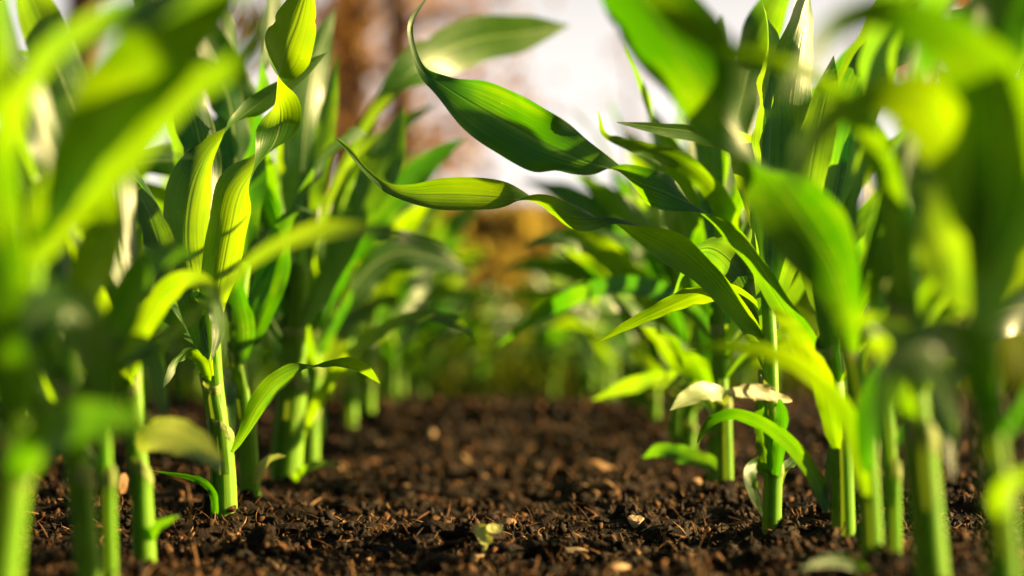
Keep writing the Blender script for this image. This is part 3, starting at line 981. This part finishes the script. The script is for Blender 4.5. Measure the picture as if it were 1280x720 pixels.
def soil_h(x, y):
    h = (vnoise(x / .35, y / .35, 1) - .5) * .022
    h += (vnoise(x / .085, y / .085, 2) - .5) * .016
    b = vnoise(x / .032, y / .032, 3)
    h += (b ** 1.5 - .4) * .012
    h += (vnoise(x / .013, y / .013, 4) - .5) * .0075
    h += (vnoise(x / .006, y / .006, 5) - .5) * .0042
    h += crest(y)
    h -= .09 * np.clip((np.abs(x) - 1.5) / .5, 0, 1) + .09 * np.clip((y - 6.6) / .8, 0, 1) + .09 * np.clip((.55 - y) / .2, 0, 1)
    x, y = np.asarray(x), np.asarray(y)
    m = np.zeros_like(h)
    for sx, sy in STEMS:
        q = np.abs(x - sx) + np.abs(y - sy) < .1
        if q.any():
            m[q] = np.maximum(m[q], .010 * np.exp(-((x[q] - sx) ** 2 + (y[q] - sy) ** 2) / (2 * .02 ** 2)))
    return h + .001 + m * (.6 + .8 * vnoise(x / .012, y / .012, 6))


ys = np.geomspace(.36, 7.6, 1150)
xs1 = np.linspace(0, .46, 150)
xs2 = .46 + np.cumsum(np.geomspace(.0032, .05, 70))
xp = np.concatenate([xs1, xs2[xs2 < 2.1]])
xs = np.concatenate([-xp[:0:-1], xp])
X, Y = np.meshgrid(xs, ys)
Z = soil_h(X, Y)
nx, ny = len(xs), len(ys)
idx = np.arange(nx * ny).reshape(ny, nx)
F = np.stack([idx[:-1, :-1], idx[:-1, 1:], idx[1:, 1:], idx[1:, :-1]], -1).reshape(-1, 4)
o = np_mesh_obj('soil', np.stack([X, Y, Z], -1).reshape(-1, 3), F, M_soil, smooth=True)
tag(o, 'dark crumbly soil of the path between the maize rows', 'soil', kind='structure')

# ground sheet to the horizon
G = 900.0
o = mesh_obj('ground', [(-G, -G, -.045), (G, -G, -.045), (G, G, -.045), (-G, G, -.045)], [(0, 1, 2, 3)], M_field, smooth=False)
tag(o, 'dry open field beyond the maize rows', 'ground', kind='structure')

# icosahedron for the crumbs
ph = (1 + 5 ** .5) / 2
ICO = unit(np.array([(-1, ph, 0), (1, ph, 0), (-1, -ph, 0), (1, -ph, 0), (0, -1, ph), (0, 1, ph), (0, -1, -ph), (0, 1, -ph),
                     (ph, 0, -1), (ph, 0, 1), (-ph, 0, -1), (-ph, 0, 1)], dtype=float))
ICOF = np.array([(0, 11, 5), (0, 5, 1), (0, 1, 7), (0, 7, 10), (0, 10, 11), (1, 5, 9), (5, 11, 4), (11, 10, 2), (10, 7, 6), (7, 1, 8),
                 (3, 9, 4), (3, 4, 2), (3, 2, 6), (3, 6, 8), (3, 8, 9), (4, 9, 5), (2, 4, 11), (6, 2, 10), (8, 6, 7), (9, 8, 1)])


def rand_rot(n, rs):
    q = unit(rs.randn(n, 4))
    w, x, y, z = q.T
    return np.stack([np.stack([1 - 2 * (y * y + z * z), 2 * (x * y - z * w), 2 * (x * z + y * w)], -1),
                     np.stack([2 * (x * y + z * w), 1 - 2 * (x * x + z * z), 2 * (y * z - x * w)], -1),
                     np.stack([2 * (x * z - y * w), 2 * (y * z + x * w), 1 - 2 * (x * x + y * y)], -1)], -2)


def scatter_xy(n, rs, d0, d1, power=1.0):
    """positions seen evenly over the soil's picture area: dense near, thin far"""
    u = rs.rand(n)
    d = 1.0 / (1 / d0 + (1 / d1 - 1 / d0) * u ** power)
    x = (rs.rand(n) - .5) * np.minimum(d * .53, 2.6)
    return x, d


def chunks(name, n, smin, smax, d0, d1, seed, mat, lift):
    rs = np.random.RandomState(seed)
    x, y = scatter_xy(n, rs, d0, d1)
    s = smin * (smax / smin) ** (rs.rand(n) ** 2.3)
    s *= np.clip(y / 1.6, .8, 2.2)
    sc = s[:, None] * rs.uniform(.3, 1.2, (n, 3))
    V = ICO[None] * (1 + rs.uniform(-.55, .45, (n, 12, 1)))
    V = V * sc[:, None, :]
    V = np.einsum('nij,nkj->nki', rand_rot(n, rs), V)
    V += np.stack([x, y, soil_h(x, y) + s * rs.uniform(lift[0], lift[1], n)], -1)[:, None, :]
    Fc = (ICOF[None] + (np.arange(n) * 12)[:, None, None]).reshape(-1, 3)
    return np_mesh_obj(name, V.reshape(-1, 3), Fc, mat, smooth=True)


o = chunks('soil_crumbs', 90000, .0006, .0056, .75, 6.0, 21, M_crumb, (-.2, .8))
tag(o, 'loose dark crumbs of soil covering the path', 'soil crumbs', kind='stuff')


def fibres(name, n, lmin, lmax, d0, d1, seed, mat):
    """flat curved slivers and root threads lying in the soil"""
    rs = np.random.RandomState(seed)
    x, y = scatter_xy(n, rs, d0, d1)
    k = 5
    L = lmin * (lmax / lmin) ** (rs.rand(n) ** 1.6) * np.clip(y / 1.5, .8, 2.0)
    W = L * rs.uniform(.03, .13, n)
    W = np.clip(W, .0003, .0016 * np.clip(y / 1.4, 1, 2))
    az = rs.uniform(0, 2 * PI, n)
    tilt = np.abs(rs.randn(n)) * .6
    bend = rs.uniform(-1.5, 1.5, n)
    side_t = rs.uniform(-1.2, 1.2, n)
    z0 = soil_h(x, y) + rs.uniform(-.0005, .0035, n)
    V = np.zeros((n, k, 4, 3))
    p = np.stack([x, y, z0], -1)
    for i in range(k):
        t = i / (k - 1) - .5
        a = az + bend * t
        tl = tilt * (1 - .5 * t)
        dirv = np.stack([np.cos(a) * np.cos(tl), np.sin(a) * np.cos(tl), np.sin(tl)], -1)
        sd_ = np.stack([-np.sin(a) * np.cos(side_t), np.cos(a) * np.cos(side_t), np.sin(side_t)], -1)
        up_ = np.cross(dirv, sd_)
        w = (W * (1 - 1.2 * abs(t)))[:, None]
        V[:, i, 0] = p + sd_ * w * .5
        V[:, i, 1] = p + up_ * w * .3
        V[:, i, 2] = p - sd_ * w * .5
        V[:, i, 3] = p - up_ * w * .3
        p = p + dirv * (L / (k - 1))[:, None]
    f = []
    for i in range(k - 1):
        for j in range(4):
            f.append((i * 4 + j, i * 4 + (j + 1) % 4, i * 4 + 4 + (j + 1) % 4, i * 4 + 4 + j))
    f.append((3, 2, 1, 0))
    e = (k - 1) * 4
    f.append((e, e + 1, e + 2, e + 3))
    Fc = (np.array(f)[None] + (np.arange(n) * 4 * k)[:, None, None]).reshape(-1, 4)
    return np_mesh_obj(name, V.reshape(-1, 3), Fc, mat, smooth=False)


o = fibres('root_fibres', 15000, .002, .02, .8, 5.0, 33, M_fibre)
tag(o, 'dead root threads and wood slivers mixed into the soil', 'root fibres', kind='stuff')


def ground_at(px, py):
    """where the sight line through a soil pixel meets the soil"""
    q = P(px, py, 1.0) - cam_pos
    t = np.arange(.4, 8, .002)
    below = cam_pos.z + q.z * t < soil_h(q.x * t, q.y * t)
    i = int(np.argmax(below)) if below.any() else len(t) - 1
    return cam_pos + q * float(t[i])


def rough_lump(name, loc, size, rot, mat, seed, label=None, cat=None, group=None, sub=2, rough=.22):
    """a chipped lump: subdivided icosahedron pushed about by noise"""
    import bmesh
    rr = np.random.RandomState(seed)
    bm = bmesh.new()
    bmesh.ops.create_icosphere(bm, subdivisions=sub + 1, radius=1.0)
    V = np.array([v.co[:] for v in bm.verts])
    k = rr.randn(7, 3)
    for v_, q in zip(bm.verts, V):
        f = 1.0
        for a in k:
            a = a / np.linalg.norm(a)
            dd = np.dot(q, a)
            if dd > .62:
                f = min(f, .62 / dd)          # flat broken facets
        f *= 1 + rough * .35 * (rr.rand() - .5)
        v_.co = (q[0] * size[0] * f, q[1] * size[1] * f, q[2] * size[2] * f)
    me = bpy.data.meshes.new(name)
    bm.to_mesh(me)
    bm.free()
    me.materials.append(mat)
    o = bpy.data.objects.new(name, me)
    col.objects.link(o)
    o.location = loc
    o.rotation_euler = rot
    if label:
        tag(o, label, cat, group)
    return o


def on_soil(px, py, dz=0.0):
    p = ground_at(px, py)
    return Vector((p.x, p.y, p.z + dz))


CH = 'wood chips on the soil'
rough_lump('wood_chip', on_soil(795, 660, .004), (.0075, .004, .0062), (.2, .3, .1), M_palechip, 1,
           'round tan wood chip standing on edge, right of the tiny sprout', 'wood chip', CH)
rough_lump('wood_chip', on_soil(708, 695, .003), (.0145, .004, .0032), (.1, .05, .05), M_palechip, 2,
           'long flat pale wood chip lying to the right of the tiny sprout', 'wood chip', CH)
rough_lump('wood_chip', on_soil(640, 699, .002), (.011, .003, .002), (0, -.15, .2), M_chip, 3,
           'thin tan wood sliver touching the base of the tiny sprout', 'wood chip', CH)
rough_lump('wood_chip', on_soil(672, 590, .006), (.013, .006, .008), (.4, .5, .3), M_chip, 4,
           'large blurred reddish wood chip in the middle of the path', 'wood chip', CH)
rough_lump('wood_chip', on_soil(745, 622, .003), (.008, .004, .0045), (.2, .5, -.2), M_chip, 5,
           'angular grey tan wood chip behind the round tan chip', 'wood chip', CH)
rough_lump('wood_chip', on_soil(745, 592, .006), (.02, .01, .008), (0, .1, .2), M_chip, 6,
           'wide blurred tan wood chip, back right on the path', 'wood chip', CH)
rough_lump('stone', on_soil(152, 620, .008), (.008, .008, .011), (.2, .3, .5), M_chip, 7,
           'orange lit stone behind the slim stem with the cream leaf', 'stone')
rough_lump('stone', on_soil(485, 690, .002), (.0045, .004, .0035), (0, .2, .4), M_stone, 8,
           'small grey stone on the soil left of the tiny sprout', 'stone')
rr = random.Random(4)
kinds = [('small weathered wood chip lying loose among the soil crumbs', 'small loose wood chips on the soil')]
for i in range(60):
    py = 540 + 175 * rr.random() ** .8
    px = rr.uniform(380, 930) if py < 620 else rr.uniform(215, 1010)
    p = on_soil(px, py, .001)
    s = (.0022 + .0062 * rr.random() ** 2) * max(1, p.y / 1.5)
    rough_lump('wood_chip', p, (s * rr.uniform(.8, 1.5), s * rr.uniform(.5, .9), s * rr.uniform(.3, .7)),
               (rr.uniform(-.6, .6), rr.uniform(-.6, .6), rr.uniform(0, 6)), M_chip if rr.random() < .8 else M_crumb, 50 + i, kinds[0][0], 'wood chip', kinds[0][1], sub=1)
for i in range(48):
    py = 520 + 195 * rr.random() ** .8
    px = rr.uniform(440, 860) if py < 600 else rr.uniform(200, 1020)
    p = on_soil(px, py, .002)
    s = rr.uniform(.005, .013) * max(1, p.y / 1.8)
    rough_lump('soil_clod', p, (s * rr.uniform(.8, 1.3), s, s * rr.uniform(.5, .8)), (rr.uniform(-.4, .4), rr.uniform(-.4, .4), rr.uniform(0, 6)),
               M_soil, 150 + i, 'dark clod of soil lying among finer crumbs on the path', 'soil clod', 'dark soil clods on the path', sub=2, rough=.5)

# dark hollow clod behind the sprout
rough_lump('soil_clod', on_soil(597, 678, .002) + Vector((0, .014, 0)), (.019, .012, .011), (.1, .1, .3), M_soil, 400,
           'rounded black clod of soil right behind the tiny sprout', 'soil clod', sub=3, rough=.5)

# ------------------------------------------------------------------ tiny sprout
sp = on_soil(607, 696, 0)
root = empty('weed_sprout', sp)
root.scale = (1.25, 1.25, 1.25)
tag(root, 'tiny pale green two lobed sprout in the middle of the path', 'sprout')
st = np.array([(-.002, 0, -.004), (-.0012, 0, .002), (.0002, 0, .006), (.0008, 0, .0085)])
V, F_, U = ring_tube(catmull(st, 10), np.full(10, .0008), np.full(10, .0008), 0, seg=8)
mesh_obj('stem', V, F_, M_sprout, root, U)


def cotyledon(c, a, b, nrmv, upd):
    n_ = Vector(nrmv).normalized()
    u_ = Vector(upd)
    u_ = (u_ - n_ * u_.dot(n_)).normalized()
    s_ = u_.cross(n_)
    V, F_, U = [], [], []
    rings, seg = 6, 20
    for i in range(rings + 1):
        r_ = i / rings
        for j in range(seg):
            q = 2 * PI * j / seg
            notch = 1 - .16 * max(0, math.cos(q)) ** 6
            d_ = -.0006 * (1 - r_ * r_) + .0003 * math.sin(2 * q) * r_
            V.append(Vector(c) + u_ * (b * r_ * math.cos(q) * notch) + s_ * (a * r_ * math.sin(q)) + n_ * d_)
            U.append((.5 + .25 * r_ * math.sin(q), .1 * r_))
    for i in range(rings):
        for j in range(seg):
            F_.append((i * seg + j, i * seg + (j + 1) % seg, (i + 1) * seg + (j + 1) % seg, (i + 1) * seg + j))
    return mesh_obj('seed_leaf', V, F_, M_sprout, root, U)


cotyledon((-.0018, -.001, .0125), .0034, .0048, (.1, -1, .25), (-.1, 0, 1))
cotyledon((.0048, 0, .0142), .0030, .0046, (.2, -.75, .7), (1, 0, .2))
cotyledon((.0003, -.002, .0085), .0034, .0027, (.1, -1, .4), (.2, 0, -1))

# thin dry root standing at the left, and two straws
def thread(name, pts, r, mat, label, cat):
    C = [tuple(P(*q)) for q in pts]
    S = catmull(C, 28)
    base = S[0].copy()
    rr_ = np.linspace(r, r * .55, 28)
    V, F_, U = ring_tube(S - base, rr_, rr_, 0, seg=7)
    o = mesh_obj(name, V, F_, mat, None, U, loc=base)
    tag(o, label, cat)
    return o


thread('dry_root', [(250, 722, 1.16), (243, 690, 1.17), (236, 660, 1.18), (238, 630, 1.18), (234, 606, 1.18)], .0010, M_fibre,
       'thin reddish dry root standing upright in front of the sharp left seedling', 'root')
thread('straw', [(259, 700, 1.2), (254, 686, 1.2), (247, 670, 1.2)], .0007, M_fibre, 'short straw leaning beside the reddish upright root', 'straw')
g1 = on_soil(362, 652, .003)
thread('dry_root', [(360, 650, g1.y), (378, 642, g1.y - .02), (396, 647, g1.y - .03), (412, 656, g1.y - .03), (420, 648, g1.y - .03)], .0006, M_fibre,
       'thin wavy root thread lying on the soil right of the sharp left stem', 'root')
thread('straw', [(464, 664, 1.27), (472, 656, 1.27), (482, 644, 1.27)], .0005, M_fibre, 'short pale straw poking up from the soil left of centre', 'straw')
thread('straw', [(890, 660, 1.32), (915, 655, 1.31), (945, 652, 1.30)], .0006, M_fibre, 'pale straw lying at the foot of the torn leaf seedling', 'straw')


# ------------------------------------------------------------------ grass and far field
def grass(name, n, x0, x1, y0, y1, h0, h1, w, seed, mat, z):
    rs = np.random.RandomState(seed)
    x, y = rs.uniform(x0, x1, n), rs.uniform(y0, y1, n)
    h = rs.uniform(h0, h1, n) * (.6 + .8 * vnoise(x / .5 + 50, y / .5 + 50, 9))
    az = rs.uniform(0, 2 * PI, n)
    ln = rs.uniform(.1, .75, n)
    V = np.zeros((n, 4, 2, 3))
    for i, t in enumerate((0, .4, .75, 1.0)):
        cx = x + np.cos(az) * h * ln * t * t
        cy = y + np.sin(az) * h * ln * t * t
        cz = z + h * t * (1 - .25 * ln * t)
        ww = w * rs.uniform(.7, 1.2, n) * (1, .85, .5, .06)[i]
        V[:, i, 0] = np.stack([cx - np.sin(az) * ww, cy + np.cos(az) * ww, cz], -1)
        V[:, i, 1] = np.stack([cx + np.sin(az) * ww, cy - np.cos(az) * ww, cz], -1)
    f = [(2 * i, 2 * i + 1, 2 * i + 3, 2 * i + 2) for i in range(3)]
    Fc = (np.array(f)[None] + (np.arange(n) * 8)[:, None, None]).reshape(-1, 4)
    return np_mesh_obj(name, V.reshape(-1, 3), Fc, mat)


o = grass('grass', 14000, -3.2, 3.2, 5.7, 8.8, .24, .50, .0055, 71, M_grass, -.05)
tag(o, 'bank of tall olive grass closing off the end of the path', 'grass', kind='stuff')
o = grass('dry_grass', 14000, -14, 14, 9, 40, .25, .6, .012, 72, M_bush, -.05)
tag(o, 'dry tan grass of the sunlit field far behind the rows', 'dry grass', kind='stuff')


# ------------------------------------------------------------------ far trees and bushes
def leaf_cloud(rs, centres, radii, n, size):
    """n small leaf quads spread through clumps"""
    c = rs.randint(0, len(centres), n)
    q = unit(rs.randn(n, 3)) * (rs.rand(n, 1) ** .45)
    p = np.asarray(centres)[c] + q * np.asarray(radii)[c][:, None] * np.array([1, 1, .75])
    a = rand_rot(n, rs)
    s = size * rs.uniform(.6, 1.4, n)
    quad = np.array([(-1, 0, 0), (0, -.55, .12), (1, 0, 0), (0, .55, .12)])
    V = np.einsum('nij,kj->nki', a, quad) * s[:, None, None] + p[:, None, :]
    Fc = np.arange(n * 4).reshape(n, 4)
    return V.reshape(-1, 3), Fc


def np_child(name, V, F, mat, parent, smooth=False):
    o = np_mesh_obj(name, V, F, mat, smooth)
    o.parent = parent
    return o


def make_tree(name, height, r, seed, leaves, leaf_size, mat, label, cat, group, low=.1, spread=1.0):
    rs = np.random.RandomState(seed)
    root = empty(name, (0, 0, 0))
    tag(root, label, cat, group)
    trunk_pts = catmull([(0, 0, -.2), (rs.uniform(-.1, .1), rs.uniform(-.1, .1), height * .35), (rs.uniform(-.25, .25), rs.uniform(-.2, .2), height * .7),
                         (rs.uniform(-.4, .4), rs.uniform(-.3, .3), height)], 22)
    rad = r * (1 - .8 * np.linspace(0, 1, 22)) * (1 + .5 * np.exp(-np.linspace(0, 1, 22) * 22))
    V, F_, U = ring_tube(trunk_pts, rad, rad * .95, 0, seg=12)
    mesh_obj('trunk', V, F_, M_bark, root, U)
    cen, rads = [], []
    nl = 13
    for i in range(nl):
        t = low + (1 - low) * (i / nl) * .95
        b = np.array([np.interp(t * 21, np.arange(22), trunk_pts[:, c]) for c in range(3)])
        az = i * 2.4 + rs.uniform(-.5, .5)
        ln = height * .15 * spread * (1.1 - .6 * t) * rs.uniform(.7, 1.2)
        d = np.array([math.cos(az), math.sin(az), rs.uniform(.15, .6)])
        m_ = b + d * ln * .5 + np.array([0, 0, rs.uniform(-.1, .1)])
        e = b + d * ln + np.array([0, 0, rs.uniform(-.2, .3)])
        L = catmull([tuple(b), tuple(m_), tuple(e)], 8)
        lr = np.linspace(r * .28, r * .05, 8)
        V, F_, U = ring_tube(L, lr, lr, 0, seg=7)
        mesh_obj('limb', V, F_, M_bark, root, U)
        for q in (.55, .8, 1.0):
            cen.append(b + (e - b) * q + rs.uniform(-.2, .2, 3))
            rads.append(ln * rs.uniform(.35, .65))
    if leaves:
        V, Fc = leaf_cloud(rs, np.array(cen), np.array(rads), leaves, leaf_size)
        np_child('crown', V, Fc, mat, root)
    return root


def at_px(px, d, z=-.05):
    return ((px - 640) * d / F_PX, d, z)


TG = 'rusty leaved trees far behind the rows'
t1 = make_tree('tree', 11, .26, 1, 1500, .10, M_rust, 'brown trunked tree with rusty leaves, blurred behind the left of the sky gap', 'tree', TG)
t1.location = at_px(505, 27)
t2 = make_tree('tree', 12, .24, 2, 1900, .10, M_rust, 'rusty leaved tree left of the brown trunk by the sky gap', 'tree', TG)
t2.location = at_px(448, 29)
for (px, d, rz, s, lb) in ((418, 31, 1.2, 1.05, 'rusty tree half hidden by the tall twisted leaf, leftmost of its clump'),
                           (1290, 25, 2.0, 1.1, 'reddish brown tree showing in the upper right corner'),
                           (1225, 36, 4.0, 1.0, 'rusty tree just left of the upper right corner tree')):
    c = copy_tree(t2 if px != 1290 else t1)
    c.location = at_px(px, d)
    c.rotation_euler.z = rz
    c.scale = (s, s, s)
    c['label'] = lb
t3 = make_tree('tree', 12, .30, 5, 700, .1, M_rust, 'dark bare trunk seen through the blurred leaves at upper left', 'tree', None, low=.35)
t3.location = at_px(232, 24)
t4 = make_tree('tree', 12, .30, 6, 900, .1, M_rust, 'dark tree behind the blurred leaves of the upper left corner', 'tree', None, low=.35)
t4.location = at_px(95, 22)


t5 = make_tree('tree', 10, .13, 9, 220, .09, M_rust, 'thin nearly bare tree far off behind the right row tips', 'tree', None, low=.12)
t5.location = at_px(790, 55)
t6 = copy_tree(t5)
t6.location = at_px(475, 60)
t6.rotation_euler.z = 2.2
t6['label'] = 'thin nearly bare tree far off in the bright sky gap beside the brown trunks'


def make_bush(seed, mat, w=2.2, h=1.7):
    rs = np.random.RandomState(seed)
    root = empty('bush', (0, 0, 0))
    cen = [(rs.uniform(-w, w) * .7, rs.uniform(-.7, .7), rs.uniform(.2, h) * (1 - .2 * rs.rand())) for _ in range(22)]
    rad = [rs.uniform(.35, .8) for _ in range(22)]
    V, Fc = leaf_cloud(rs, np.array(cen), np.array(rad), 8000, .15)
    np_child('crown', V, Fc, mat, root)
    for i in range(5):
        c = cen[i * 3]
        L = catmull([(c[0] * .3, c[1] * .3, -.1), (c[0] * .6, c[1] * .6, c[2] * .5), c], 8)
        lr = np.linspace(.05, .015, 8)
        V, F_, U = ring_tube(L, lr, lr, 0, seg=6)
        mesh_obj('branch', V, F_, M_bark, root, U)
    return root


b1, b2 = make_bush(1, M_bush), make_bush(2, M_bushg)
first = [True, True]
BG = 'bushes along the far edge of the field'
spots = [(330, 44, 0, 1.1), (395, 46, 1, 1.0), (455, 43, 0, 1.0), (520, 47, 0, 1.1), (585, 45, 1, .95), (640, 46, 0, 1.0), (700, 44, 0, 1.0), (760, 47, 1, 1.0),
         (820, 45, 0, 1.05), (890, 46, 0, 1.0), (960, 44, 1, 1.0), (1040, 46, 0, 1.1), (1120, 45, 0, 1.0), (1200, 45, 1, 1.2), (1270, 46, 0, 1.2), (250, 46, 1, 1.0), (170, 45, 0, 1.1), (60, 45, 0, 1.2)]
spots += [(545, 25, 0, .55), (598, 23, 0, .5), (650, 26, 0, .58), (712, 24, 1, .5), (765, 25, 0, .56), (480, 24, 1, .5), (840, 24, 0, .55)]
spots.sort()
for n_, (px, d, kind, s) in enumerate(spots):
    src = b2 if kind else b1
    if first[kind]:
        o, first[kind] = src, False
    else:
        o = copy_tree(src)
    o.location = at_px(px, d)
    o.rotation_euler.z = R.uniform(0, 6.28)
    o.scale = (s, s, s * R.uniform(1.7, 2.2))
    tag(o, '%s bush on the far field edge, %s counted from the left' % ('olive green' if kind else 'tan autumn', ORD[n_ + 1]), 'bush', BG)
